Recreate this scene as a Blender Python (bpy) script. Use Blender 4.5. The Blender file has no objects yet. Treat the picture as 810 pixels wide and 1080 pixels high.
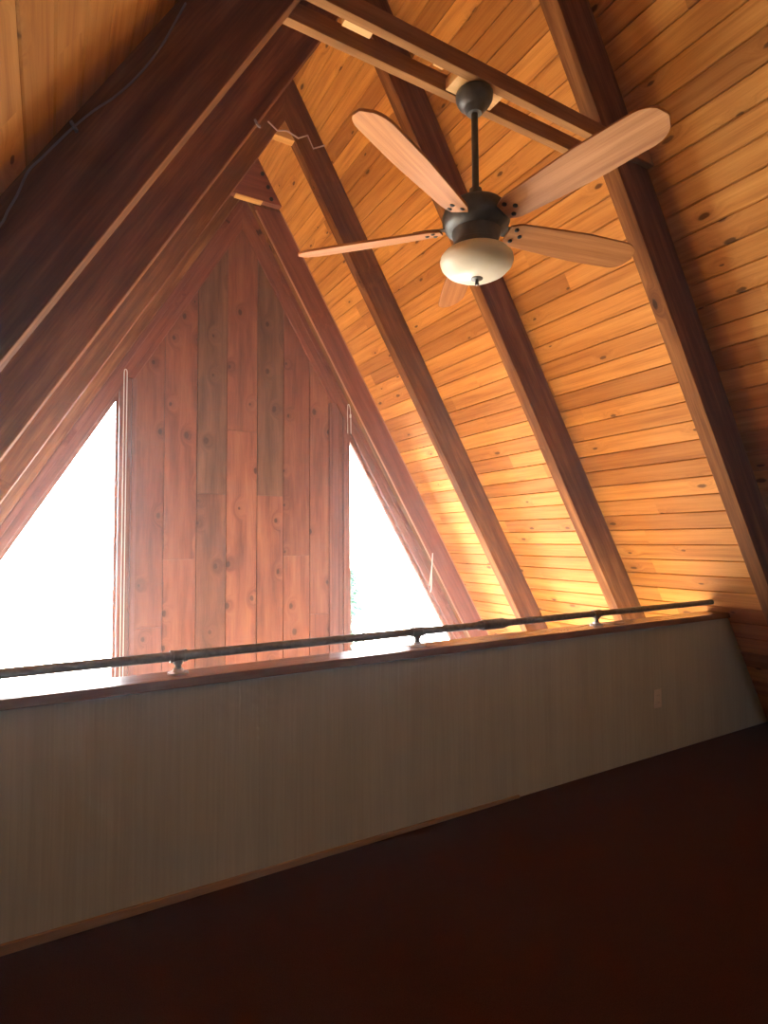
import bpy, bmesh, math, random
from mathutils import Vector, Matrix, noise as mnoise
random.seed(7)
sc = bpy.context.scene
COL = sc.collection
# ---------------------------------------------------------------- dimensions
TAN = math.tan(math.radians(59.5)); NN = math.sqrt(TAN * TAN + 1)
RX, RZ = 1.75, 5.806              # ridge
HALF = 3.42                       # half width of the A at loft floor level
ZLOW = -2.6                       # main floor below the loft
DEPTH, WID = 0.27, 0.10           # rafters
YB, YG = -4.2, 6.1                # rear wall, gable wall
YP = 2.6243                       # room face of the half wall
PITCH = 0.1422                    # roof board pitch along the slope

# ---------------------------------------------------------------- materials
def nt(name):
    m = bpy.data.materials.new(name); m.use_nodes = True
    t = m.node_tree; b = t.nodes['Principled BSDF']
    return m, t, b
def nd(t, typ, **kw):
    n = t.nodes.new(typ)
    for k, v in kw.items(): setattr(n, k, v)
    return n
def lk(t, a, b): t.links.new(a, b)
def math_n(t, op, a, b=None, c=None):
    n = nd(t, 'ShaderNodeMath', operation=op)
    for i, v in enumerate((a, b, c)):
        if v is None: continue
        if isinstance(v, (int, float)): n.inputs[i].default_value = v
        else: lk(t, v, n.inputs[i])
    return n.outputs[0]
def ramp(t, fac, stops):
    r = nd(t, 'ShaderNodeValToRGB'); lk(t, fac, r.inputs[0])
    e = r.color_ramp.elements
    while len(e) < len(stops): e.new(0.5)
    for k, (p, c) in enumerate(stops):
        e[k].position = p; e[k].color = (*c, 1) if len(c) == 3 else c
    return r.outputs[0]
def mixc(t, fac, a, b, mode='MIX'):
    n = nd(t, 'ShaderNodeMix', data_type='RGBA', blend_type=mode)
    for i, v in ((0, fac), (6, a), (7, b)):
        if isinstance(v, (int, float)): n.inputs[i].default_value = v
        elif isinstance(v, tuple): n.inputs[i].default_value = (*v, 1)
        else: lk(t, v, n.inputs[i])
    return n.outputs[2]

def wood(name, dark, mid, light, axes=(0, 1, 2), rough=0.45, knots=0.5, tone=0.25, planks=None, attr=False,
         grain=16.0, bump=0.15, knot_col=None, spec=0.4, grey=None, kscale=1.0):
    """Wood: axes = object axes in the order (length, width, thickness). planks: (pitch, phase) gives each
    board of that width its own tone; attr reads the boards' own 'tone' attribute."""
    m, t, b = nt(name)
    co = nd(t, 'ShaderNodeTexCoord').outputs['Object']
    sp = nd(t, 'ShaderNodeSeparateXYZ'); lk(t, co, sp.inputs[0])
    L, W, D = (sp.outputs[i] for i in axes)
    if planks:
        pit, ph, stretch = planks
        W = math_n(t, 'MULTIPLY', W, stretch)
        idx = math_n(t, 'FLOOR', math_n(t, 'DIVIDE', math_n(t, 'SUBTRACT', W, ph), pit))
        side = math_n(t, 'SIGN', math_n(t, 'SUBTRACT', sp.outputs[0], RX))
        wn = nd(t, 'ShaderNodeTexWhiteNoise', noise_dimensions='2D')
        cv = nd(t, 'ShaderNodeCombineXYZ'); lk(t, idx, cv.inputs[0]); lk(t, side, cv.inputs[1]); lk(t, cv.outputs[0], wn.inputs[0])
        seg = math_n(t, 'FLOOR', math_n(t, 'DIVIDE', math_n(t, 'ADD', L, math_n(t, 'MULTIPLY', wn.outputs[0], 9.0)), 2.9))
        w2 = nd(t, 'ShaderNodeTexWhiteNoise', noise_dimensions='3D')
        cv2 = nd(t, 'ShaderNodeCombineXYZ'); lk(t, idx, cv2.inputs[0]); lk(t, seg, cv2.inputs[1]); lk(t, side, cv2.inputs[2])
        lk(t, cv2.outputs[0], w2.inputs[0]); rnd = w2.outputs[0]
    elif attr:
        a = nd(t, 'ShaderNodeAttribute', attribute_name='tone'); rnd = a.outputs['Fac']
    else:
        rnd = nd(t, 'ShaderNodeObjectInfo').outputs['Random']
    off = math_n(t, 'MULTIPLY', rnd, 37.0)
    # knots
    kv = nd(t, 'ShaderNodeCombineXYZ')
    lk(t, math_n(t, 'ADD', math_n(t, 'MULTIPLY', L, 2.1 * kscale * 1.6 if kscale != 1 else 2.1), off), kv.inputs[0])
    lk(t, math_n(t, 'ADD', math_n(t, 'MULTIPLY', W, 5.0 * kscale), off), kv.inputs[1])
    kn = nd(t, 'ShaderNodeTexVoronoi', feature='F1', voronoi_dimensions='2D'); kn.inputs['Scale'].default_value = 1.0
    wob = nd(t, 'ShaderNodeTexNoise'); wob.inputs['Scale'].default_value = 30.0; lk(t, co, wob.inputs['Vector'])
    lk(t, kv.outputs[0], kn.inputs['Vector'])
    kd = math_n(t, 'ADD', kn.outputs['Distance'], math_n(t, 'MULTIPLY', math_n(t, 'SUBTRACT', wob.outputs['Fac'], 0.5), 0.05))
    ksel = nd(t, 'ShaderNodeSeparateColor'); lk(t, kn.outputs['Color'], ksel.inputs[0])
    keep = math_n(t, 'LESS_THAN', ksel.outputs[0], knots)
    ksz = math_n(t, 'ADD', math_n(t, 'MULTIPLY', ksel.outputs[1], 0.07), 0.03)
    kmask = nd(t, 'ShaderNodeMapRange', interpolation_type='SMOOTHSTEP'); lk(t, kd, kmask.inputs[0])
    lk(t, math_n(t, 'MULTIPLY', ksz, 0.55), kmask.inputs[1]); lk(t, ksz, kmask.inputs[2])
    kmask.inputs[3].default_value = 1; kmask.inputs[4].default_value = 0
    km = math_n(t, 'MULTIPLY', kmask.outputs[0], keep)
    halo = nd(t, 'ShaderNodeMapRange', interpolation_type='SMOOTHSTEP'); lk(t, kd, halo.inputs[0])
    halo.inputs[1].default_value = 0.02; halo.inputs[2].default_value = 0.3; halo.inputs[3].default_value = 1; halo.inputs[4].default_value = 0
    hm = math_n(t, 'MULTIPLY', halo.outputs[0], keep)
    # grain, bent around the knots
    gv = nd(t, 'ShaderNodeCombineXYZ')
    lk(t, math_n(t, 'ADD', math_n(t, 'MULTIPLY', L, 1.1), off), gv.inputs[0])
    lk(t, math_n(t, 'ADD', math_n(t, 'MULTIPLY', W, grain), math_n(t, 'MULTIPLY', hm, 1.4)), gv.inputs[1])
    lk(t, math_n(t, 'MULTIPLY', D, grain), gv.inputs[2])
    g1 = nd(t, 'ShaderNodeTexNoise'); g1.inputs['Scale'].default_value = 1.0; g1.inputs['Detail'].default_value = 5; g1.inputs['Roughness'].default_value = 0.6
    lk(t, gv.outputs[0], g1.inputs['Vector'])
    fv = nd(t, 'ShaderNodeVectorMath', operation='MULTIPLY'); lk(t, gv.outputs[0], fv.inputs[0]); fv.inputs[1].default_value = (4, 7, 7)
    g2 = nd(t, 'ShaderNodeTexNoise'); g2.inputs['Scale'].default_value = 1.0; g2.inputs['Detail'].default_value = 3; lk(t, fv.outputs[0], g2.inputs['Vector'])
    gf = math_n(t, 'ADD', math_n(t, 'MULTIPLY', g1.outputs['Fac'], 0.75), math_n(t, 'MULTIPLY', g2.outputs['Fac'], 0.25))
    c = ramp(t, gf, [(0.32, dark), (0.5, mid), (0.68, light)])
    if grey:
        gm = nd(t, 'ShaderNodeMapRange'); lk(t, rnd, gm.inputs[0]); gm.inputs[1].default_value = 0.2; gm.inputs[2].default_value = 0.4; gm.inputs[3].default_value = 0.8; gm.inputs[4].default_value = 0.0
        c = mixc(t, gm.outputs[0], c, ramp(t, gf, [(0.35, tuple(v * 0.6 for v in grey)), (0.65, tuple(v * 1.35 for v in grey))]))
        rnd = math_n(t, 'MAXIMUM', rnd, 0.35)
    # board to board tone
    tf = math_n(t, 'ADD', math_n(t, 'MULTIPLY', math_n(t, 'SUBTRACT', rnd, 0.5), 2 * tone), 1.0)
    tv = nd(t, 'ShaderNodeCombineXYZ')
    for i, p in enumerate((1.0, 1.25, 1.45)): lk(t, math_n(t, 'POWER', tf, p), tv.inputs[i])
    c = mixc(t, 1.0, c, tv.outputs[0], 'MULTIPLY')
    kc = knot_col or tuple(v * 0.22 for v in dark)
    c = mixc(t, math_n(t, 'MULTIPLY', hm, 0.22), c, tuple(v * 0.75 for v in dark))
    c = mixc(t, math_n(t, 'MULTIPLY', km, 0.85), c, kc)
    lk(t, c, b.inputs['Base Color'])
    lk(t, math_n(t, 'ADD', math_n(t, 'MULTIPLY', g2.outputs['Fac'], 0.15), rough - 0.07), b.inputs['Roughness'])
    b.inputs['Specular IOR Level'].default_value = spec
    if bump:
        bp = nd(t, 'ShaderNodeBump'); bp.inputs['Strength'].default_value = bump; bp.inputs['Distance'].default_value = 0.003
        lk(t, gf, bp.inputs['Height']); lk(t, bp.outputs[0], b.inputs['Normal'])
    return m

def plain(name, col, rough=0.5, metal=0.0, spec=0.5, noise=None, bump=None):
    m, t, b = nt(name)
    b.inputs['Base Color'].default_value = (*col, 1); b.inputs['Roughness'].default_value = rough
    b.inputs['Metallic'].default_value = metal; b.inputs['Specular IOR Level'].default_value = spec
    if noise:
        sc_, amt = noise
        n = nd(t, 'ShaderNodeTexNoise'); n.inputs['Scale'].default_value = sc_; n.inputs['Detail'].default_value = 6
        lk(t, nd(t, 'ShaderNodeTexCoord').outputs['Object'], n.inputs['Vector'])
        lk(t, ramp(t, n.outputs['Fac'], [(0.3, tuple(v * (1 - amt) for v in col)), (0.7, tuple(min(1, v * (1 + amt)) for v in col))]), b.inputs['Base Color'])
        if bump:
            bp = nd(t, 'ShaderNodeBump'); bp.inputs['Strength'].default_value = bump; bp.inputs['Distance'].default_value = 0.01
            lk(t, n.outputs['Fac'], bp.inputs['Height']); lk(t, bp.outputs[0], b.inputs['Normal'])
    return m

M = {}
M['deck'] = wood('roof_board_wood', (0.42, 0.160, 0.032), (0.60, 0.270, 0.060), (0.70, 0.35, 0.095), axes=(1, 2, 0), knots=0.45,
                 tone=0.26, planks=(PITCH, 1.10 * NN / TAN, NN / TAN), rough=0.6, grain=22, spec=0.15)
M['rafter'] = wood('rafter_wood', (0.095, 0.033, 0.010), (0.185, 0.071, 0.022), (0.33, 0.145, 0.048), knots=0.3, tone=0.08, rough=0.75, spec=0.06)
M['tie'] = wood('tie_wood', (0.20, 0.085, 0.026), (0.31, 0.145, 0.048), (0.43, 0.22, 0.08), knots=0.25, tone=0.08, rough=0.7, spec=0.1)
M['lit_bead'] = wood('highlight_bead_wood', (0.34, 0.14, 0.07), (0.5, 0.24, 0.13), (0.62, 0.33, 0.19), knots=0.0, tone=0.05, rough=0.5)  # pale colour puts the bright edge highlight into the wood
M['raw'] = wood('fresh_cut_wood', (0.55, 0.28, 0.08), (0.70, 0.40, 0.13), (0.8, 0.5, 0.2), knots=0.0, tone=0.05, rough=0.55)
M['gable'] = wood('gable_board_wood', (0.115, 0.036, 0.019), (0.205, 0.069, 0.035), (0.275, 0.106, 0.052), axes=(2, 0, 1), knots=0.75, tone=0.38,
                  attr=True, rough=0.5, grain=10, knot_col=(0.05, 0.018, 0.01), spec=0.2, grey=(0.185, 0.095, 0.052), kscale=0.62)
M['trimwood'] = wood('casing_wood', (0.15, 0.046, 0.026), (0.24, 0.078, 0.043), (0.33, 0.12, 0.066), knots=0.25, tone=0.1, rough=0.55, spec=0.15)
M['jamb'] = wood('jamb_wood', (0.14, 0.048, 0.03), (0.22, 0.075, 0.045), (0.30, 0.11, 0.065), axes=(2, 0, 1), knots=0.1, tone=0.1, rough=0.42)
M['cap'] = wood('cap_wood', (0.20, 0.105, 0.06), (0.31, 0.175, 0.105), (0.42, 0.25, 0.155), knots=0.2, tone=0.0, rough=0.22, spec=0.7)
M['base'] = wood('baseboard_wood', (0.30, 0.19, 0.10), (0.42, 0.28, 0.16), (0.5, 0.36, 0.22), knots=0.1, tone=0.0, rough=0.5)
M['blade'] = wood('fan_blade_wood', (0.28, 0.098, 0.027), (0.40, 0.165, 0.050), (0.52, 0.240, 0.083), knots=0.0, tone=0.06, rough=0.5, spec=0.2, grain=26, bump=0.05)
M['under'] = wood('main_floor_wood', (0.50, 0.36, 0.21), (0.60, 0.45, 0.28), (0.68, 0.54, 0.36), axes=(1, 0, 2), knots=0.3, tone=0.0, rough=0.4)
M['bronze'] = plain('dark_bronze_metal', (0.085, 0.085, 0.076), 0.45, 0.35, noise=(25, 0.25))
M['pipe'] = plain('black_steel_pipe', (0.16, 0.155, 0.14), 0.45, 0.4, noise=(40, 0.3))
M['galv'] = plain('galvanised_metal', (0.62, 0.62, 0.60), 0.38, 0.6)
M['screw'] = plain('dark_screw_metal', (0.02, 0.017, 0.015), 0.45, 0.6)
M['plate'] = plain('ivory_plastic', (0.92, 0.86, 0.74), 0.4)
M['slot'] = plain('dark_slot', (0.03, 0.028, 0.025), 0.6)
M['cable'] = plain('cable_sheath', (0.24, 0.19, 0.17), 0.5)
M['palecable'] = plain('pale_cable_sheath', (0.55, 0.40, 0.33), 0.5)
M['cord'] = plain('white_cord', (0.78, 0.74, 0.66), 0.6)
M['white'] = plain('white_painted_wall', (0.66, 0.62, 0.55), 0.7, noise=(4, 0.04))
M['carpet'] = plain('dark_red_carpet', (0.055, 0.020, 0.014), 0.95, spec=0.1, noise=(240, 0.35), bump=0.5)
# half wall: grooved plywood paneling with fine upright grain
def panel_mat():
    m, t, b = nt('pale_wood_paneling')
    co = nd(t, 'ShaderNodeTexCoord').outputs['Object']
    mp = nd(t, 'ShaderNodeVectorMath', operation='MULTIPLY'); lk(t, co, mp.inputs[0]); mp.inputs[1].default_value = (110, 1, 2.2)
    n = nd(t, 'ShaderNodeTexNoise'); n.inputs['Scale'].default_value = 1.0; n.inputs['Detail'].default_value = 4; lk(t, mp.outputs[0], n.inputs['Vector'])
    mp2 = nd(t, 'ShaderNodeVectorMath', operation='MULTIPLY'); lk(t, co, mp2.inputs[0]); mp2.inputs[1].default_value = (9, 1, 0.8)
    n2 = nd(t, 'ShaderNodeTexNoise'); n2.inputs['Scale'].default_value = 1.0; lk(t, mp2.outputs[0], n2.inputs['Vector'])
    f = math_n(t, 'ADD', math_n(t, 'MULTIPLY', n.outputs['Fac'], 0.6), math_n(t, 'MULTIPLY', n2.outputs['Fac'], 0.4))
    c = ramp(t, f, [(0.34, (0.56, 0.58, 0.48)), (0.66, (0.67, 0.70, 0.59))])
    lk(t, c, b.inputs['Base Color']); b.inputs['Roughness'].default_value = 0.6; b.inputs['Specular IOR Level'].default_value = 0.3
    bp = nd(t, 'ShaderNodeBump'); bp.inputs['Strength'].default_value = 0.35; bp.inputs['Distance'].default_value = 0.003
    lk(t, n.outputs['Fac'], bp.inputs['Height']); lk(t, bp.outputs[0], b.inputs['Normal'])
    return m
M['panel'] = panel_mat()
def glass_mat():
    m, t, b = nt('window_glass'); t.nodes.remove(b)
    tr = nd(t, 'ShaderNodeBsdfTransparent'); gl = nd(t, 'ShaderNodeBsdfGlossy'); gl.inputs['Roughness'].default_value = 0.02
    fr = nd(t, 'ShaderNodeFresnel'); fr.inputs['IOR'].default_value = 1.3
    mx = nd(t, 'ShaderNodeMixShader'); lk(t, fr.outputs[0], mx.inputs[0]); lk(t, tr.outputs[0], mx.inputs[1]); lk(t, gl.outputs[0], mx.inputs[2])
    lk(t, mx.outputs[0], t.nodes['Material Output'].inputs[0])
    return m
M['glass'] = glass_mat()
def bowl_mat():
    m, t, b = nt('frosted_cream_glass')
    n = nd(t, 'ShaderNodeTexNoise'); n.inputs['Scale'].default_value = 9; n.inputs['Detail'].default_value = 5
    lk(t, nd(t, 'ShaderNodeTexCoord').outputs['Object'], n.inputs['Vector'])
    c = ramp(t, n.outputs['Fac'], [(0.3, (0.92, 0.86, 0.66)), (0.7, (0.96, 0.93, 0.78))])
    lk(t, c, b.inputs['Base Color']); b.inputs['Roughness'].default_value = 0.35
    tl = nd(t, 'ShaderNodeBsdfTranslucent'); lk(t, c, tl.inputs[0])
    mx = nd(t, 'ShaderNodeMixShader'); mx.inputs[0].default_value = 0.3
    lk(t, b.outputs[0], mx.inputs[1]); lk(t, tl.outputs[0], mx.inputs[2]); lk(t, mx.outputs[0], t.nodes['Material Output'].inputs[0])
    return m
M['bowl'] = bowl_mat()
M['leaf'] = plain('conifer_needles', (0.16, 0.30, 0.22), 0.7, noise=(8, 0.4))
M['bark'] = plain('grey_bark', (0.16, 0.12, 0.09), 0.9, noise=(12, 0.4))
M['ground'] = plain('pale_dry_ground', (0.5, 0.46, 0.4), 0.9, noise=(0.6, 0.15))

# ---------------------------------------------------------------- object helpers
def obj(name, bm, mat, parent=None, matrix=None, smooth=False, bevel=0):
    me = bpy.data.meshes.new(name)
    bmesh.ops.recalc_face_normals(bm, faces=bm.faces)
    bm.to_mesh(me); bm.free(); me.materials.append(mat)
    if smooth:
        for p in me.polygons: p.use_smooth = True
        me.set_sharp_from_angle(angle=math.radians(40))
    o = bpy.data.objects.new(name, me); COL.objects.link(o)
    if parent: o.parent = parent
    if matrix is not None: o.matrix_local = matrix
    if bevel:
        b = o.modifiers.new('edge', 'BEVEL'); b.width = bevel; b.segments = 2; b.limit_method = 'ANGLE'
    return o
def tag(o, label=None, cat=None, group=None, kind=None):
    for k, v in (('label', label), ('category', cat), ('group', group), ('kind', kind)):
        if v: o[k] = v
    return o
def empty(name, loc, label, cat, group=None):
    o = bpy.data.objects.new(name, None); COL.objects.link(o); o.location = loc; o.empty_display_size = 0.1
    return tag(o, label, cat, group)
def box(bm, a, b, tone=None):
    (x0, y0, z0), (x1, y1, z1) = a, b
    v = [bm.verts.new(p) for p in ((x0, y0, z0), (x1, y0, z0), (x1, y1, z0), (x0, y1, z0), (x0, y0, z1), (x1, y0, z1), (x1, y1, z1), (x0, y1, z1))]
    return [bm.faces.new([v[i] for i in f]) for f in ((0, 3, 2, 1), (4, 5, 6, 7), (0, 1, 5, 4), (1, 2, 6, 5), (2, 3, 7, 6), (3, 0, 4, 7))]
def prism(bm, poly, y0, y1):
    """poly of (x, z) extruded along y"""
    a = [bm.verts.new((x, y0, z)) for x, z in poly]; b = [bm.verts.new((x, y1, z)) for x, z in poly]
    n = len(poly); fs = [bm.faces.new(a), bm.faces.new(b[::-1])]
    for i in range(n): fs.append(bm.faces.new((a[i], b[i], b[(i + 1) % n], a[(i + 1) % n])))
    return fs
def lathe(bm, prof, seg=40, c=(0, 0, 0)):
    rings = []
    for r, z in prof:
        if r < 1e-5: rings.append([bm.verts.new((c[0], c[1], c[2] + z))])
        else: rings.append([bm.verts.new((c[0] + r * math.cos(2 * math.pi * k / seg), c[1] + r * math.sin(2 * math.pi * k / seg), c[2] + z)) for k in range(seg)])
    for A, B in zip(rings, rings[1:]):
        for k in range(seg):
            q = [A[k % len(A)], A[(k + 1) % len(A)], B[(k + 1) % len(B)], B[k % len(B)]]
            q = list(dict.fromkeys(q))
            if len(q) >= 3: bm.faces.new(q)
def tube(bm, pts, r, seg=10, cap=True):
    pts = [Vector(p) for p in pts]; rings = []
    up = None
    for i, p in enumerate(pts):
        d = (pts[min(i + 1, len(pts) - 1)] - pts[max(i - 1, 0)]).normalized()
        if up is None: up = d.orthogonal().normalized()
        else: up = (up - d * up.dot(d)).normalized()
        s = d.cross(up)
        rings.append([bm.verts.new(p + r * (math.cos(2 * math.pi * k / seg) * up + math.sin(2 * math.pi * k / seg) * s)) for k in range(seg)])
    for A, B in zip(rings, rings[1:]):
        for k in range(seg): bm.faces.new((A[k], A[(k + 1) % seg], B[(k + 1) % seg], B[k]))
    if cap: bm.faces.new(rings[0][::-1]); bm.faces.new(rings[-1])
def spline(pts, n=6):
    P = [Vector(p) for p in pts]; out = []
    for i in range(len(P) - 1):
        a, b, c, d = P[max(i - 1, 0)], P[i], P[i + 1], P[min(i + 2, len(P) - 1)]
        for k in range(n):
            u = k / n
            out.append(0.5 * (2 * b + (c - a) * u + (2 * a - 5 * b + 4 * c - d) * u * u + (3 * b - a - 3 * c + d) * u ** 3))
    return out + [P[-1]]
def roof_x(z, side): return RX + side * (RZ - z) / TAN       # inner face of the roof boards

# ---------------------------------------------------------------- roof boards (one V-grooved lining, both slopes)
bm = bmesh.new()
def profile(side):
    pts = []
    k0 = math.ceil((ZLOW - 1.10) / (PITCH * TAN / NN)); zs = []
    k = k0
    while 1.10 + k * PITCH * TAN / NN < RZ - 0.03:
        zs.append(1.10 + k * PITCH * TAN / NN); k += 1
    n = Vector((side * TAN, 1)) / NN          # outward
    pts.append((roof_x(ZLOW, side), ZLOW))
    g = 0.006
    for z in zs:
        c = Vector((roof_x(z, side), z)); t = Vector((-side, TAN)) / NN
        for p in (c - t * 0.007, c - t * 0.0027 + n * 0.005, c - t * 0.0022 + n * 0.02, c + t * 0.0022 + n * 0.02, c + t * 0.0027 + n * 0.005, c + t * 0.007): pts.append((p.x, p.y))
    pts.append((RX, RZ))
    return pts
for side in (-1, 1):
    p = profile(side); n = Vector((side * TAN, 1)) / NN * 0.06
    p = p + [(RX, RZ + 0.12), (p[0][0] + n.x, ZLOW)]
    prism(bm, p, YB - 0.1, YG + 0.15)
tag(obj('ceiling', bm, M['deck']), 'steep orange pine boarded roof slopes of the A-frame', 'ceiling', kind='structure')

# ---------------------------------------------------------------- rafters
def slope_frame(side, y):
    """local X runs down the slope from the ridge, local Y along +y, local Z is inward from the roof boards"""
    d = Vector((side, 0, -TAN)) / NN; inn = Vector((-side * TAN, 0, -1)) / NN
    ey = inn.cross(d)
    m = Matrix((d, ey, inn)).transposed().to_4x4(); m.translation = (RX, y, RZ)
    return m, (1 if ey.y > 0 else -1)
def slope_piece(name, side, y0, y1, d0, d1, z0, z1, mat, top='plumb', bevel=0.005, parent=None):
    """a timber along the slope between inward depths d0..d1, from height z1 (None = ridge) down to z0"""
    m, s = slope_frame(side, 0)
    bm = bmesh.new()
    def s_at_z(z, d): return ((RZ - z) - d / NN) * NN / TAN      # slope position where depth d reaches height z
    def s_ridge(d): return d * TAN                                # slope position where depth d reaches x = RX
    t0 = s_ridge(d0) if z1 is None else s_at_z(z1, d0); t1 = s_ridge(d1) if z1 is None else s_at_z(z1, d1)
    poly = [(t0, d0), (s_at_z(z0, d0), d0), (s_at_z(z0, d1), d1), (t1, d1)]
    a = [bm.verts.new((px, s * y0, pz)) for px, pz in poly]; b = [bm.verts.new((px, s * y1, pz)) for px, pz in poly]
    bm.faces.new(a); bm.faces.new(b[::-1])
    for i in range(4): bm.faces.new((a[i], b[i], b[(i + 1) % 4], a[(i + 1) % 4]))
    return obj(name, bm, mat, parent, Matrix.Identity(4) if parent else m, bevel=bevel)
RAFT = [(2.07, 0.0, 'nearest'), (3.39, ZLOW, 'second'), (4.75, ZLOW, 'third'), (5.95, ZLOW, 'gable')]
RLAB = {(1, 'nearest'): 'nearest dark rafter on the right slope, running down in front of the half wall',
        (1, 'second'): 'rafter on the right slope passing behind the fan light bowl',
        (1, 'third'): 'rafter on the right slope between the gable end rafter and the one behind the fan',
        (1, 'gable'): 'rafter on the right slope against the gable wall, beside the right window',
        (-1, 'nearest'): 'big black rafter on the left slope with a cable on its side',
        (-1, 'second'): 'dark rafter on the left slope just beyond the big one carrying the cable',
        (-1, 'third'): 'thin-edged rafter on the left slope, third one from the viewer',
        (-1, 'gable'): 'rafter on the left slope against the gable wall, above the left window'}
for y, z0, key in RAFT:
    for side in (1, -1):
        o = slope_piece('rafter', side, y, y + WID, -0.002 if key else 0, DEPTH, z0, None, M['rafter'])
        tag(o, RLAB[(side, key)], 'rafter', 'roof rafters')
        if key == 'gable' and side == 1:      # facing board with a cut top end, pale beads paint the highlight along its edges
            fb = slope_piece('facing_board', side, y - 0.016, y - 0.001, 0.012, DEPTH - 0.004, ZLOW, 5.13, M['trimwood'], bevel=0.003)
            slope_piece('highlight_bead', side, y - 0.021, y - 0.004, 0.001, 0.011, ZLOW, 5.13, M['lit_bead'], bevel=0.002, parent=fb)
            slope_piece('highlight_bead', side, y - 0.021, y - 0.001, DEPTH - 0.0035, DEPTH + 0.010, ZLOW, 5.08, M['lit_bead'], bevel=0.002, parent=fb)
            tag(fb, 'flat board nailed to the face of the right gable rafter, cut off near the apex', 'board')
# blocks that fill the inner apex of the rafter pairs
def apex_block(y0, y1, zb, mat, label, half=None):
    bm = bmesh.new(); zt = RZ - DEPTH * NN
    h = (zt - zb) / TAN if half is None else half
    prism(bm, [(-h, 0), (h, 0), (0.004, h * TAN), (-0.004, h * TAN)], 0, y1 - y0)
    o = obj('ridge_block', bm, mat, None, Matrix.Translation((RX, y0, zb)), bevel=0.002)
    return tag(o, label, 'wood block', 'wood blocks under the roof ridge')
apex_block(4.757, 4.835, 5.115, M['raw'], 'pale yellow flat block under the peak of the third rafter pair')
bm = bmesh.new(); za = 5.165
prism(bm, [(-0.17, 0), ((RZ - za) / TAN - 0.003, 0), (0.0, RZ - za - 0.006), (-0.10, RZ - za - 0.18)], 0, 0.078)
gb = tag(obj('apex_plate', bm, M['trimwood'], None, Matrix.Translation((RX, 5.867, za)), bevel=0.002), 'reddish plate with three bolts joining the gable rafters at the peak', 'wood plate')
bm = bmesh.new(); box(bm, (-0.15, 0, 0), (0.14, 0.085, 0.012)); obj('ledge', bm, M['raw'], gb, Matrix.Translation((0.02, -0.006, -0.013)), bevel=0.002)
# bolts on the gable rafter near the apex
for bx, bz in ((1.904, 5.46), (1.968, 5.333), (2.005, 5.209)):
    bm = bmesh.new(); lathe(bm, [(0, -0.012), (0.02, -0.012), (0.024, -0.006), (0.024, 0.0), (0, 0.0)], 6)
    obj('bolt_head', bm, M['screw'], gb, Matrix.Translation((bx - RX, 0.0, bz - za)) @ Matrix.Rotation(-math.pi / 2, 4, 'X'))

# ---------------------------------------------------------------- double collar tie with blocks and the fan's mounting block
def tie(y0, y1, label):
    bm = bmesh.new(); z0, z1 = 3.68, 3.766
    prism(bm, [(roof_x(z0, -1) + 0.004, z0), (roof_x(z0, 1) - 0.004, z0), (roof_x(z1, 1) - 0.004, z1), (roof_x(z1, -1) + 0.004, z1)], y0, y1)
    for v in bm.verts: v.co -= Vector((RX, y0, z0))
    return tag(obj('collar_tie', bm, M['tie'], None, Matrix.Translation((RX, y0, z0)), bevel=0.003), label, 'collar tie', 'double collar tie')
tie(2.026, 2.068, 'nearer plank of the double collar tie above the fan')
tie(2.172, 2.214, 'farther plank of the double collar tie above the fan')
def spacer(name, x0, x1, z0, z1, label, y0=2.07, y1=2.17):
    bm = bmesh.new(); box(bm, ((x0 - x1) / 2, 0, 0), ((x1 - x0) / 2, y1 - y0, z1 - z0))
    return tag(obj(name, bm, M['raw'], None, Matrix.Translation(((x0 + x1) / 2, y0, z0)), bevel=0.002), label, 'wood block', 'blocks between the collar tie planks')
spacer('spacer_block', 1.03, 1.165, 3.70, 3.76, 'pale yellow block between the tie planks, left of the fan', 2.07, 2.118)
spacer('spacer_block', 1.49, 1.545, 3.71, 3.76, 'short block between the tie planks just left of the fan canopy', 2.07, 2.105)
spacer('mounting_block', 1.61, 1.885, 3.684, 3.74, 'pale wood block between the tie planks carrying the fan canopy')

# ---------------------------------------------------------------- ceiling fan
FX, FY = 1.746, 2.12
fan = empty('ceiling_fan', (FX, FY, 3.684), 'dark bronze ceiling fan with five wooden blades and a cream glass bowl light', 'ceiling fan')
def fp(z): return Matrix.Translation((0, 0, z - 3.684))
bm = bmesh.new(); lathe(bm, [(0, 0.0), (0.086, 0.0), (0.09, -0.006), (0.088, -0.03), (0.076, -0.052), (0.055, -0.068), (0.05, -0.072), (0.046, -0.085), (0.034, -0.1), (0.0, -0.1)])
obj('canopy', bm, M['bronze'], fan, fp(3.682), smooth=True)
bm = bmesh.new(); lathe(bm, [(0, 0.52), (0.0165, 0.52), (0.0165, 0.0), (0, 0.0)], 24)
obj('downrod', bm, M['bronze'], fan, fp(3.10), smooth=True)
bm = bmesh.new(); lathe(bm, [(0, 0.07), (0.03, 0.07), (0.034, 0.03), (0.05, 0.0), (0, 0)], 32)
obj('rod_collar', bm, M['bronze'], fan, fp(3.135), smooth=True)
bm = bmesh.new()
lathe(bm, [(0, 0.15), (0.05, 0.15), (0.095, 0.143), (0.132, 0.125), (0.155, 0.098), (0.163, 0.07), (0.16, 0.042), (0.148, 0.02), (0.128, 0.005), (0.108, -0.006), (0, -0.006)], 48)
obj('motor_housing', bm, M['bronze'], fan, fp(2.992), smooth=True)
bm = bmesh.new(); lathe(bm, [(0, 0.09), (0.118, 0.09), (0.11, 0.06), (0.104, 0.035), (0.112, 0.03), (0.114, 0.012), (0.109, 0.0), (0, 0)], 48)
obj('light_fitter', bm, M['bronze'], fan, fp(2.9), smooth=True)
bm = bmesh.new()
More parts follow.
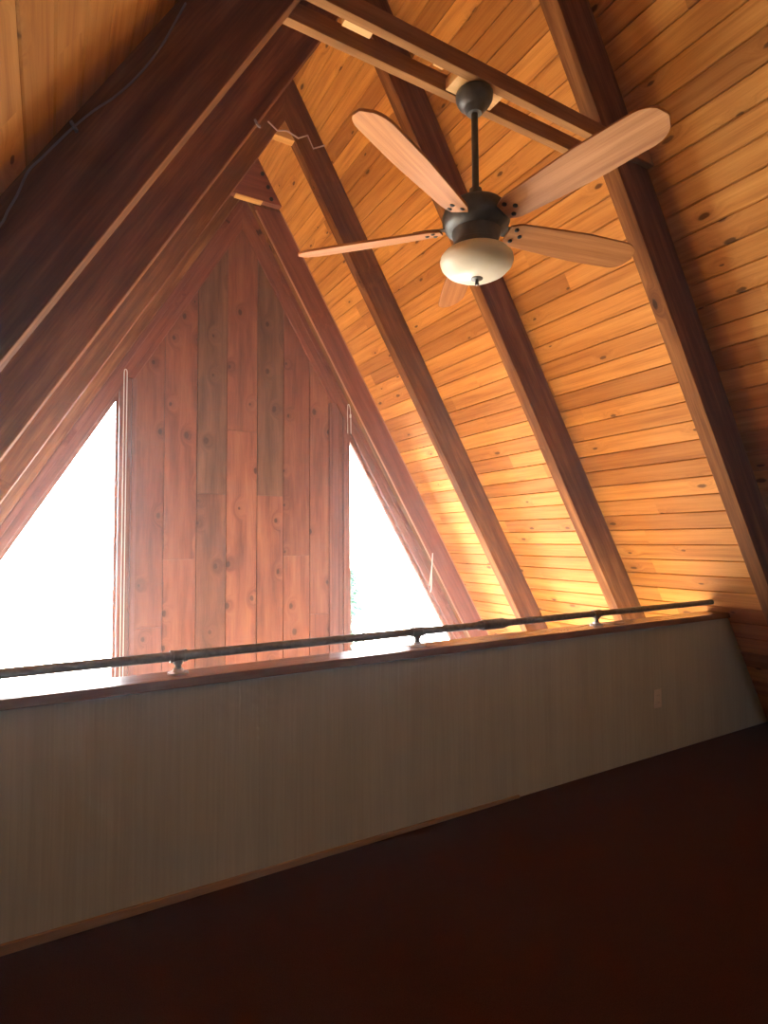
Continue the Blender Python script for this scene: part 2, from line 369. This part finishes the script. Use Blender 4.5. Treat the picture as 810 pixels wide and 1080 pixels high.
lathe(bm, [(0.108, 0.135), (0.135, 0.130), (0.158, 0.117), (0.172, 0.099), (0.175, 0.083), (0.167, 0.06), (0.145, 0.037), (0.11, 0.018), (0.065, 0.005), (0.02, 0.001), (0, 0.001)], 56)
bowl = obj('light_bowl', bm, M['bowl'], fan, fp(2.765), smooth=True)
s_ = bowl.modifiers.new('thick', 'SOLIDIFY'); s_.thickness = 0.004; s_.offset = -1
bm = bmesh.new(); lathe(bm, [(0, 0.012), (0.024, 0.012), (0.03, 0.006), (0.028, -0.001), (0.016, -0.005), (0.009, -0.008), (0.008, -0.018), (0.011, -0.024), (0.008, -0.031), (0, -0.034)], 24)
obj('finial', bm, M['bronze'], bowl, Matrix.Translation((0, 0, 0.0)), smooth=True)
R_TIP, PITCHB = 0.93, math.radians(18.5)
def blade_mesh():
    bm = bmesh.new()
    prof = []   # half widths along the blade
    r0 = 0.17
    for i in range(41):
        u = i / 40; r = r0 + (R_TIP - r0) * u
        w = 0.062 + 0.026 * min(1, u / 0.55) ** 0.8 - 0.006 * max(0, (u - 0.6) / 0.4)
        if u < 0.06: w *= 0.72 + 0.28 * (u / 0.06)
        e = (R_TIP - r) / 0.10
        if e < 1: w *= math.sqrt(max(0.0, 1 - (1 - e) ** 2.2))
        prof.append((r, max(w, 0.004)))
    up, dn = [], []
    for zt, lst in ((0.006, up), (-0.006, dn)):
        for r, w in prof: lst.append((bm.verts.new((r, w, zt)), bm.verts.new((r, -w, zt))))
    for lst in (up, dn):
        for (a, b), (c, d) in zip(lst, lst[1:]): bm.faces.new((a, b, d, c))
    for i in range(40):
        for k in (0, 1): bm.faces.new((up[i][k], up[i + 1][k], dn[i + 1][k], dn[i][k]))
    for i in (0, 40): bm.faces.new((up[i][0], up[i][1], dn[i][1], dn[i][0]))
    return bm
def iron_mesh():
    bm = bmesh.new()
    for pts, z0, z1 in (([(0.10, 0.03), (0.10, -0.03), (0.18, -0.03), (0.235, -0.055), (0.30, -0.05), (0.315, 0.0), (0.30, 0.05), (0.235, 0.055), (0.18, 0.03)], 0.0065, 0.0135),):
        a = [bm.verts.new((x, y, z0)) for x, y in pts]; b = [bm.verts.new((x, y, z1)) for x, y in pts]
        bm.faces.new(a); bm.faces.new(b[::-1])
        for i in range(len(pts)): bm.faces.new((a[i], b[i], b[(i + 1) % len(pts)], a[(i + 1) % len(pts)]))
    return bm
def screw_mesh():
    bm = bmesh.new(); lathe(bm, [(0, 0.003), (0.0115, 0.003), (0.0115, -0.001), (0.006, -0.005), (0, -0.0055)], 12); return bm
blade0 = iron0 = screw0 = None
for k in range(5):
    ang = math.radians(-154.5 + 72 * k)
    mt = fp(3.018) @ Matrix.Rotation(ang, 4, 'Z') @ Matrix.Rotation(-PITCHB, 4, 'X')
    if k == 0:
        bl = blade0 = obj('blade', blade_mesh(), M['blade'], fan, mt, bevel=0.002)
        ir = iron0 = obj('blade_iron', iron_mesh(), M['bronze'], bl, Matrix.Identity(4), bevel=0.002)
    else:
        bl = blade0.copy(); COL.objects.link(bl); bl.parent = fan; bl.matrix_local = mt
        ir = iron0.copy(); COL.objects.link(ir); ir.parent = bl; ir.matrix_local = Matrix.Identity(4)
    for (sx, sy) in ((0.205, 0.034), (0.205, -0.034), (0.24, 0.0)):
        mm = Matrix.Translation((sx, sy, -0.0072))
        if screw0 is None: s = screw0 = obj('screw', screw_mesh(), M['screw'], bl, mm, smooth=True)
        else:
            s = screw0.copy(); COL.objects.link(s); s.parent = bl; s.matrix_local = mm

# ---------------------------------------------------------------- loft floor, half wall, cap, baseboard, rear wall
bm = bmesh.new()
prism(bm, [(roof_x(0, -1) - 0.01, 0.0), (roof_x(0, 1) + 0.01, 0.0), (roof_x(-0.28, 1) + 0.01, -0.28), (roof_x(-0.28, -1) - 0.01, -0.28)], YB, YP + 0.11)
tag(obj('floor', bm, M['carpet']), 'dark reddish brown carpeted loft floor', 'floor', kind='structure')
bm = bmesh.new(); zt = 0.893
prism(bm, [(roof_x(0, -1) - 0.005, 0.0), (roof_x(0, 1) + 0.005, 0.0), (roof_x(zt, 1) + 0.005, zt), (roof_x(zt, -1) - 0.005, zt)], YP, YP + 0.11)
tag(obj('wall_front', bm, M['panel']), 'low pale paneled half wall across the loft edge', 'half wall', kind='structure')
bm = bmesh.new(); z0, z1 = 0.893, 0.935
prism(bm, [(roof_x(z0, -1), z0), (roof_x(z0, 1), z0), (roof_x(z1, 1), z1), (roof_x(z1, -1), z1)], YP - 0.024, YP + 0.145)
for v in bm.verts: v.co -= Vector((RX, YP, z0))
tag(obj('trim_1', bm, M['cap'], None, Matrix.Translation((RX, YP, z0)), bevel=0.004), 'brown wooden cap board along the top of the half wall', 'cap board', kind='structure')
bm = bmesh.new()
fs = box(bm, (-1.6, -0.014, 0.0), (2.42, 0.0, 0.05))
for v in bm.verts:
    if v.co.z > 0.01: v.co.z = 0.052 - 0.0085 * (v.co.x + 1.6)
tag(obj('baseboard_front', bm, M['base'], None, Matrix.Translation((0, YP, 0)), bevel=0.003), 'thin wooden base strip at the foot of the half wall', 'baseboard', kind='structure')
# rear wall
bm = bmesh.new()
RWX0, RWX1, RWZ0, RWZ1 = 0.2, 1.7, 0.6, 1.9
for pl in ([(roof_x(0, -1) - .02, 0), (RWX0, 0), (RWX0, 3.2), (roof_x(3.2, -1) - .02, 3.2)],
           [(RWX1, 0), (roof_x(0, 1) + .02, 0), (roof_x(3.2, 1) + .02, 3.2), (RWX1, 3.2)],
           [(RWX0, 0), (RWX1, 0), (RWX1, RWZ0), (RWX0, RWZ0)], [(RWX0, RWZ1), (RWX1, RWZ1), (RWX1, 3.2), (RWX0, 3.2)],
           [(roof_x(3.2, -1) - .02, 3.2), (roof_x(3.2, 1) + .02, 3.2), (RX, RZ + .02)],
           [(roof_x(ZLOW, -1) - .02, ZLOW), (roof_x(ZLOW, 1) + .02, ZLOW), (roof_x(0, 1) + .02, 0), (roof_x(0, -1) - .02, 0)]):
    prism(bm, pl, YB - 0.1, YB)
tag(obj('wall_rear', bm, M['trimwood']), 'brown wooden rear wall of the loft', 'wall', kind='structure')
# main floor level below the loft, seen only over the half wall
bm = bmesh.new(); prism(bm, [(roof_x(ZLOW, -1), ZLOW), (roof_x(ZLOW, 1), ZLOW), (roof_x(ZLOW, 1), ZLOW - 0.1), (roof_x(ZLOW, -1), ZLOW - 0.1)], YB, YG + 0.1)
tag(obj('floor', bm, M['under']), 'wooden main floor below the loft', 'floor', kind='structure')
bm = bmesh.new(); prism(bm, [(roof_x(ZLOW, -1), ZLOW), (roof_x(ZLOW, 1), ZLOW), (roof_x(-0.28, 1), -0.28), (roof_x(-0.28, -1), -0.28)], YP - 0.05, YP + 0.06)
tag(obj('wall_under', bm, M['white']), 'pale wall below the loft edge', 'wall', kind='structure')

# ---------------------------------------------------------------- pipe railing on the cap
rail = empty('pipe_railing', (1.768, 2.70, 0.935), 'black iron pipe railing on short posts along the half wall cap', 'railing')
zr = 1.012 - 0.935
def rx(x): return x - 1.768
bm = bmesh.new(); tube(bm, [(rx(-1.03), 0, zr), (rx(4.56), 0, zr)], 0.0205, 24)
obj('rail_pipe', bm, M['pipe'], rail, smooth=True)
bm = bmesh.new()
prof = [(-0.115, 0.0225), (-0.108, 0.0255), (-0.085, 0.0255), (-0.08, 0.031), (0.08, 0.031), (0.085, 0.0255), (0.108, 0.0255), (0.115, 0.0225)]
rings = []
for x, r in prof: rings.append([bm.verts.new((rx(2.31) + x, r * math.cos(2 * math.pi * k / 24), zr + r * math.sin(2 * math.pi * k / 24))) for k in range(24)])
for A, B in zip(rings, rings[1:]):
    for k in range(24): bm.faces.new((A[k], A[(k + 1) % 24], B[(k + 1) % 24], B[k]))
bm.faces.new(rings[0]); bm.faces.new(rings[-1][::-1])
obj('union_coupling', bm, M['pipe'], rail, smooth=True)
def bracket_meshes():
    tee = bmesh.new()
    rg = []
    for x, r in ((-0.036, 0.022), (-0.036, 0.027), (-0.024, 0.0275), (-0.022, 0.025), (0.022, 0.025), (0.024, 0.0275), (0.036, 0.027), (0.036, 0.022)):
        rg.append([tee.verts.new((x, r * math.cos(2 * math.pi * k / 24), zr + r * math.sin(2 * math.pi * k / 24))) for k in range(24)])
    for A, B in zip(rg, rg[1:]):
        for k in range(24): tee.faces.new((A[k], A[(k + 1) % 24], B[(k + 1) % 24], B[k]))
    post = bmesh.new(); lathe(post, [(0, 0.0), (0.014, 0.0), (0.014, zr - 0.036), (0.021, zr - 0.034), (0.021, zr - 0.01), (0, zr - 0.01)], 20)
    fl = bmesh.new(); lathe(fl, [(0, 0.0), (0.044, 0.0), (0.044, 0.007), (0.024, 0.010), (0.021, 0.022), (0, 0.022)], 28)
    return (('tee_fitting', tee), ('post', post), ('flange', fl))
first = None
for bx in (-0.85, 0.503, 1.768, 3.22):
    if first is None:
        first = [obj(n, b, M['galv' if n == 'flange' else 'pipe'], rail, Matrix.Translation((rx(bx), 0, 0)), smooth=True) for n, b in bracket_meshes()]
    else:
        for f in first:
            c = f.copy(); COL.objects.link(c); c.parent = rail; c.matrix_local = Matrix.Translation((rx(bx), 0, 0))

# ---------------------------------------------------------------- outlet cover on the half wall
op = empty('wall_outlet', (3.738, YP, 0.39), 'small pale outlet cover on the right end of the half wall', 'wall outlet')
bm = bmesh.new(); box(bm, (-0.04, -0.007, -0.063), (0.04, 0.0, 0.063)); obj('cover_plate', bm, M['plate'], op, bevel=0.003)
for dz in (-0.024, 0.024):
    bm = bmesh.new(); lathe(bm, [(0, 0), (0.017, 0), (0.017, 0.003), (0, 0.003)], 20)
    so = obj('socket', bm, M['plate'], op, Matrix.Translation((0, -0.0065, dz)) @ Matrix.Rotation(math.pi / 2, 4, 'X'))
    bm = bmesh.new()
    for sx in (-0.0065, 0.0065): box(bm, (sx - 0.001, -0.004, 0.0028), (sx + 0.001, 0.004, 0.0036))
    obj('slots', bm, M['slot'], so)

# ---------------------------------------------------------------- gable wall: boards, jambs, casings, windows
edges = [0.70, 0.973, 1.293, 1.598, 1.929, 2.229, 2.543, 2.80]
joints = [[0.676], [1.337], [2.008], [2.694, 0.1], [2.01], [1.351], [0.69]]
tones = [[0.48, 0.62], [0.60, 0.72], [0.10, 0.30], [0.66, 0.86, 0.86], [0.20, 0.70], [0.52, 0.80], [0.70, 0.55]]
bm = bmesh.new(); lay = bm.loops.layers.float_color.new('tone') if False else None
tl = bm.faces.layers.float.new('tone')
rnd = random.Random(3)
def top_at(x, depth): return RZ - depth * NN - abs(x - RX) * TAN
for i in range(7):
    xa, xb = edges[i] + 0.004, edges[i + 1] - 0.004
    cuts = sorted(joints[i]) ; zs = [ZLOW + 0.02] + [cuts[0]] + cuts[1:] + [None]
    tn = [(tones[i][0])] + tones[i][1:]
    order = tones[i][::-1]            # bottom first
    for k in range(len(zs) - 1):
        za = zs[k] + 0.0025; zb = zs[k + 1]
        if zb is None:
            za_, pl = za, [(xa, za), (xb, za), (xb, top_at(xb, 0.20)), (xa, top_at(xa, 0.20))]
            if xa < RX < xb: pl = [(xa, za), (xb, za), (xb, top_at(xb, 0.2)), (RX, top_at(RX, 0.2)), (xa, top_at(xa, 0.2))]
        else: pl = [(xa, za), (xb, za), (xb, zb - 0.0025), (xa, zb - 0.0025)]
        y0 = YG - 0.02 + rnd.uniform(-0.0015, 0.0015)
        for f in prism(bm, pl, y0, YG): f[tl] = order[min(k, len(order) - 1)]
# sheathing behind the boards
pl = [(0.56, ZLOW), (2.94, ZLOW), (2.94, top_at(2.94, 0.05)), (RX, top_at(RX, 0.05)), (0.56, top_at(0.56, 0.05))]
for f in prism(bm, pl, YG, YG + 0.1): f[tl] = 0.0
# strip behind the gable rafters, from the roof boards to the casing
for side in (-1, 1):
    pl = [(roof_x(ZLOW, side) + side * 0.01, ZLOW), (roof_x(ZLOW, side) - side * 0.385 * NN / TAN, ZLOW), (RX, RZ - 0.385 * NN), (RX, RZ + 0.01)]
    for f in prism(bm, pl, YG + 0.002, YG + 0.1): f[tl] = 0.3
gw = obj('wall_back', bm, M['gable'])
tag(gw, 'gable wall of wide knotty reddish pine boards between two triangular windows', 'wall', kind='structure')
n_trim = [1]
def trim(o, label):
    n_trim[0] += 1; o.name = 'trim_%d' % n_trim[0]
    return tag(o, label, 'trim', kind='structure')
for side in (1, -1):
    nm = 'right' if side == 1 else 'left'
    trim(slope_piece('trim_x', side, YG - 0.022 - 0.0195, YG - 0.0225, DEPTH - 0.02, 0.40, ZLOW, None, M['trimwood'], bevel=0.003), 'wooden casing board along the %s sloping edge of the gable wall' % nm)
    trim(slope_piece('trim_x', side, YG - 0.062, YG - 0.0425, DEPTH + 0.004, 0.325, ZLOW, None, M['trimwood'], bevel=0.004), 'raised moulding strip on the %s sloping casing of the gable wall' % nm)
    trim(slope_piece('trim_x', side, YG - 0.05, YG - 0.0225, 0.4005, 0.455, 3.112, None, M['trimwood'], bevel=0.004), 'narrow sloping board edging the %s top of the knotty pine panel' % nm)
    # jamb strips, stepped
    xs = ((2.775, 2.862, 0.024), (2.862, 2.95, 0.012), (2.95, 3.036, 0.04)) if side == 1 else ((0.555, 0.615, 0.04), (0.615, 0.668, 0.012), (0.668, 0.715, 0.03))
    bm = bmesh.new()
    for x0, x1, t in xs:
        prism(bm, [(x0 + .0015, ZLOW), (x1 - .0015, ZLOW), (x1 - .0015, min(3.11, top_at(x1, 0.405))), (x0 + .0015, min(3.11, top_at(x0, 0.405)))], YG - 0.0215 - t, YG - 0.0205 + 0.1)
        for q in ((x0 + x1) / 2,):
            prism(bm, [(q - .006, ZLOW), (q + .006, ZLOW), (q + .006, min(3.10, top_at(q + .01, 0.41))), (q - .006, min(3.10, top_at(q - .01, 0.41)))], YG - 0.0215 - t - 0.008, YG - 0.0215 - t + 0.002)
    trim(obj('trim_x', bm, M['jamb'], bevel=0.002), 'upright stepped moulding beside the %s triangular window' % nm)
# windows: sash frame and pane
def window(n, side):
    x_in = 3.036 if side == 1 else 0.555
    def sx(z, d): return roof_x(z, side) - side * d * NN / TAN
    z0 = ZLOW + 0.12
    def tri(d, inset, zb):
        xi = x_in + side * inset
        return [(xi, zb), (sx(zb, d), zb), (xi, RZ - d * NN - abs(xi - RX) * TAN)]
    root = bpy.data.objects.new('window_%d' % n, None); COL.objects.link(root); root.location = (x_in, YG + 0.06, z0)
    tag(root, 'tall %s triangular window filled with glaring white daylight' % ('right' if side == 1 else 'left'), 'window', kind='structure')
    a, b = tri(0.386, -0.005, ZLOW), tri(0.43, 0.022, z0)
    bm = bmesh.new()
    for y0, y1 in ((YG + 0.03, YG + 0.085),):
        for i in range(3):
            j = (i + 1) % 3
            prism(bm, [a[i], a[j], b[j], b[i]], y0, y1)
    for v in bm.verts: v.co -= root.location
    obj('frame', bm, M['trimwood'], root, bevel=0.002)
    bm = bmesh.new(); p = tri(0.425, 0.019, z0 - 0.003); prism(bm, p, YG + 0.055, YG + 0.061)
    for v in bm.verts: v.co -= root.location
    obj('pane', bm, M['glass'], root)
    # portal for sampling the sky through this opening
    return p
POLYS = [window(1, -1), window(2, 1)]
# rear window: unseen, added to give the loft a dim fill light
root = bpy.data.objects.new('window_3', None); COL.objects.link(root); root.location = ((RWX0 + RWX1) / 2, YB - 0.05, RWZ0)
tag(root, 'added unseen window in the rear wall, letting in fill light', 'window', kind='structure')
w2, h2 = (RWX1 - RWX0) / 2, RWZ1 - RWZ0
bm = bmesh.new()
box(bm, (-w2, -0.03, 0), (-w2 + 0.05, 0.03, h2)); box(bm, (w2 - 0.05, -0.03, 0), (w2, 0.03, h2))
box(bm, (-w2 + 0.05, -0.03, 0), (w2 - 0.05, 0.03, 0.05)); box(bm, (-w2 + 0.05, -0.03, h2 - 0.05), (w2 - 0.05, 0.03, h2))
obj('frame', bm, M['jamb'], root, bevel=0.003)
bm = bmesh.new(); box(bm, (-w2 + 0.045, -0.003, 0.045), (w2 - 0.045, 0.003, h2 - 0.045)); obj('pane', bm, M['glass'], root)

# ---------------------------------------------------------------- cords and cables
bm = bmesh.new()
pts = [(0.592, 0, -3.0), (0.590, 0, 0.0), (0.594, 0, 0.025), (0.603, 0, 0.032), (0.612, 0, 0.025), (0.616, 0, 0.0), (0.620, 0, -3.0)]
tube(bm, [(p[0] - 0.603, 0, p[2]) for p in pts], 0.0045, 8)
tag(obj('blind_cord', bm, M['cord'], None, Matrix.Translation((0.603, 6.01, 3.15)), smooth=True), 'long looped white cord hanging beside the left window', 'cord')
bm = bmesh.new()
tube(bm, spline([(-0.02, 0, -0.30), (-0.02, 0, 0.0), (-0.005, 0, 0.045), (0.012, 0, 0.0), (0.016, 0, -0.06), (0.02, 0, -0.12), (0.022, 0, -0.30)], 4), 0.0045, 8)
box(bm, (0.008, -0.006, -0.11), (0.026, 0.006, -0.07))
tag(obj('blind_cord', bm, M['cord'], None, Matrix.Translation((3.0, 5.99, 3.06)), smooth=True), 'short looped cord with a small cleat at the top of the right window', 'cord')
bm = bmesh.new(); tube(bm, spline([(0.03, 0, 0.42), (0.012, 0, 0.2), (0.0, -0.005, 0.0), (-0.01, 0, -0.06)], 5), 0.006, 8)
tube(bm, spline([(0.026, 0, 0.34), (-0.005, 0.0, 0.15), (-0.025, 0, 0.02)], 5), 0.004, 8)
tag(obj('pull_cord', bm, M['cord'], None, Matrix.Translation((4.065, 5.89, 0.935)), smooth=True), 'pale forked pull cord hanging in front of the right window slope', 'cord')
# cable stapled to the big left rafter
yc = 2.07 - 0.006
cab = [(0.385, 3.445), (0.353, 3.366), (0.31, 3.261), (0.267, 3.174), (0.214, 3.085), (0.157, 3.005), (0.101, 2.941), (0.042, 2.862), (-0.005, 2.791), (-0.043, 2.732), (-0.08, 2.674), (-0.108, 2.589), (-0.131, 2.532), (-0.149, 2.482), (-0.22, 2.36)]
cr = empty('electrical_cable', (0.042, yc, 2.862), 'thin wavy grey cable stapled along the side of the big black left rafter', 'cable')
bm = bmesh.new(); tube(bm, spline([(x - 0.042, 0, z - 2.862) for x, z in cab], 5), 0.0036, 8); obj('sheath', bm, M['cable'], cr, smooth=True)
for (x, z) in ((0.042, 2.862),):
    bm = bmesh.new(); box(bm, (-0.004, -0.008, -0.016), (0.004, 0.006, 0.016))
    obj('staple', bm, M['cable'], cr, Matrix.Translation((x - 0.042, 0, z - 2.862)) @ Matrix.Rotation(-0.6, 4, 'Y'))
zig = [(1.587, 5.196), (1.674, 5.142), (1.762, 5.174), (1.87, 5.142), (1.961, 5.201), (2.017, 5.096), (2.149, 5.178)]
bm = bmesh.new(); tube(bm, spline([(x - 1.87, 0, z - 5.142) for x, z in zig], 1), 0.007, 8)
tag(obj('electrical_cable', bm, M['palecable'], None, Matrix.Translation((1.87, 4.741, 5.142)), smooth=True), 'short zigzag grey cable crossing the peak of the third rafter pair', 'cable')
bm = bmesh.new(); tube(bm, spline([(-0.02, 0, 0.03), (0.0, 0, 0.0), (0.016, 0, -0.004)], 4), 0.008, 8)
tag(obj('cable_end', bm, M['cable'], None, Matrix.Translation((1.068, 3.381, 4.092)), smooth=True), 'stub of grey cable at the edge of the second left rafter', 'cable')

# ---------------------------------------------------------------- outdoors: pale ground and a conifer beyond the right window
tx, ty, tz = 9.02, 18.0, ZLOW - 0.6
bm = bmesh.new(); lathe(bm, [(0, 0.0), (1.2, -0.03), (2.4, -0.2), (3.0, -0.5), (0, -0.5)], 24)
tag(obj('ground', bm, M['ground'], None, Matrix.Translation((tx, ty, tz)), smooth=True), 'patch of ground under the conifer outside', 'ground', kind='structure')
tree = empty('conifer_tree', (tx, ty, tz), 'pale green conifer far outside the right window', 'tree')
bm = bmesh.new(); lathe(bm, [(0, 0), (0.14, 0), (0.1, 1.6), (0.02, 3.5), (0, 3.55)], 12); obj('trunk', bm, M['bark'], tree, smooth=True)
bm = bmesh.new(); rt = random.Random(11)
for k in range(420):
    u = rt.random() ** 0.8; z = 0.7 + 3.0 * u; rad = 1.0 * (1 - u) + 0.12
    a = rt.uniform(0, 2 * math.pi); r = rad * math.sqrt(rt.random())
    c = Vector((r * math.cos(a), r * math.sin(a), z - 0.25 * r)); s = rt.uniform(0.12, 0.24)
    ax = Vector((math.cos(a), math.sin(a), -0.35)).normalized(); sd = ax.cross(Vector((0, 0, 1))).normalized(); upv = ax.cross(sd)
    v = [bm.verts.new(c + ax * s), bm.verts.new(c - ax * s * 0.6 + sd * s * 0.4), bm.verts.new(c - ax * s * 0.6 - sd * s * 0.4), bm.verts.new(c - ax * s * .2 + upv * s * 0.35)]
    for f in ((0, 1, 3), (0, 3, 2), (0, 2, 1), (1, 2, 3)): bm.faces.new([v[i] for i in f])
obj('foliage', bm, M['leaf'], tree)

m, t, b = nt('glare_veil'); t.nodes.remove(b)  # added volume, stands in for lens glare around the bright windows
vs_ = nd(t, 'ShaderNodeVolumeScatter'); vs_.inputs['Density'].default_value = 0.0075; vs_.inputs['Anisotropy'].default_value = 0.72; vs_.inputs['Color'].default_value = (0.86, 0.94, 1.0, 1)
lk(t, vs_.outputs[0], t.nodes['Material Output'].inputs['Volume'])
bm = bmesh.new(); box(bm, (-4, YB - 0.3, ZLOW - 0.3), (8, YG + 0.2, RZ + 0.3))
tag(obj('haze', bm, m), 'added haze volume standing in for lens glare around the windows', 'haze', kind='stuff')
# ---------------------------------------------------------------- light: bright overcast sky through the windows
w = bpy.data.worlds.new('sky'); sc.world = w; w.use_nodes = True
t = w.node_tree; bg = t.nodes['Background']
g = nd(t, 'ShaderNodeTexCoord'); s = nd(t, 'ShaderNodeSeparateXYZ'); lk(t, g.outputs['Generated'], s.inputs[0])
front = ramp(t, math_n(t, 'MULTIPLY_ADD', s.outputs[2], 0.5, 0.5), [(0.0, (0.95, 0.92, 0.86)), (0.47, (1.0, 0.97, 0.92)), (0.52, (0.95, 0.97, 1.0)), (1.0, (0.7, 0.83, 1.0))])
fb = nd(t, 'ShaderNodeMapRange', interpolation_type='SMOOTHSTEP'); lk(t, s.outputs[1], fb.inputs[0]); fb.inputs[1].default_value = -0.3; fb.inputs[2].default_value = 0.1
lk(t, mixc(t, fb.outputs[0], (0.09, 0.105, 0.115), front), bg.inputs[0])       # dim rear sky, level set for the fill through the added rear window
bg.inputs[1].default_value = 30.0
sun = bpy.data.lights.new('sun', 'SUN'); sun.energy = 82; sun.angle = math.radians(0.6); sun.color = (1, 0.95, 0.88)
so = bpy.data.objects.new('sun', sun); COL.objects.link(so); so.rotation_euler = Vector((-0.12, -0.75, -0.66)).to_track_quat('-Z', 'Y').to_euler()
def portal(name, loc, sx, sy, rot):
    l = bpy.data.lights.new(name, 'AREA'); l.shape = 'RECTANGLE'; l.size = sx; l.size_y = sy; l.cycles.is_portal = True
    o = bpy.data.objects.new(name, l); COL.objects.link(o); o.location = loc; o.rotation_euler = rot
for nm, x0, x1, in (('sky_portal', -2.9, 0.6), ('sky_portal', 3.0, 6.4)):
    portal(nm, ((x0 + x1) / 2, YG + 0.14, 0.35), x1 - x0, 5.9, (-math.pi / 2, 0, 0))

portal('sky_portal', ((RWX0 + RWX1) / 2, YB - 0.14, (RWZ0 + RWZ1) / 2), 1.8, 1.4, (math.pi / 2, 0, 0))
# ---------------------------------------------------------------- camera (solved from the photograph's vanishing points)
Rm = ((0.8659251, -0.5001391, -0.0058814), (0.0190658, 0.0447556, -0.9988160), (0.4998102, 0.8647877, 0.0482906))
cam = bpy.data.cameras.new('camera'); co = bpy.data.objects.new('camera', cam); COL.objects.link(co)
X, Yd, F = (Vector(r) for r in Rm)
m = Matrix((X, -Yd, -F)).transposed().to_4x4(); m.translation = (0, 0, 1.52); co.matrix_world = m
cam.sensor_fit = 'VERTICAL'; cam.sensor_height = 24; cam.sensor_width = 18; cam.lens = 609.4227 / 1080 * 24; cam.clip_start = 0.02
sc.camera = co
vs = sc.view_settings; vs.view_transform = 'Standard'; vs.look = 'None'; vs.gamma = 1; vs.use_curve_mapping = False; vs.exposure = 0.0
cy = sc.cycles; cy.max_bounces = 10; cy.diffuse_bounces = 3; cy.transparent_max_bounces = 8; cy.caustics_reflective = False; cy.caustics_refractive = False
cy.use_denoising = True; cy.sample_clamp_indirect = 8
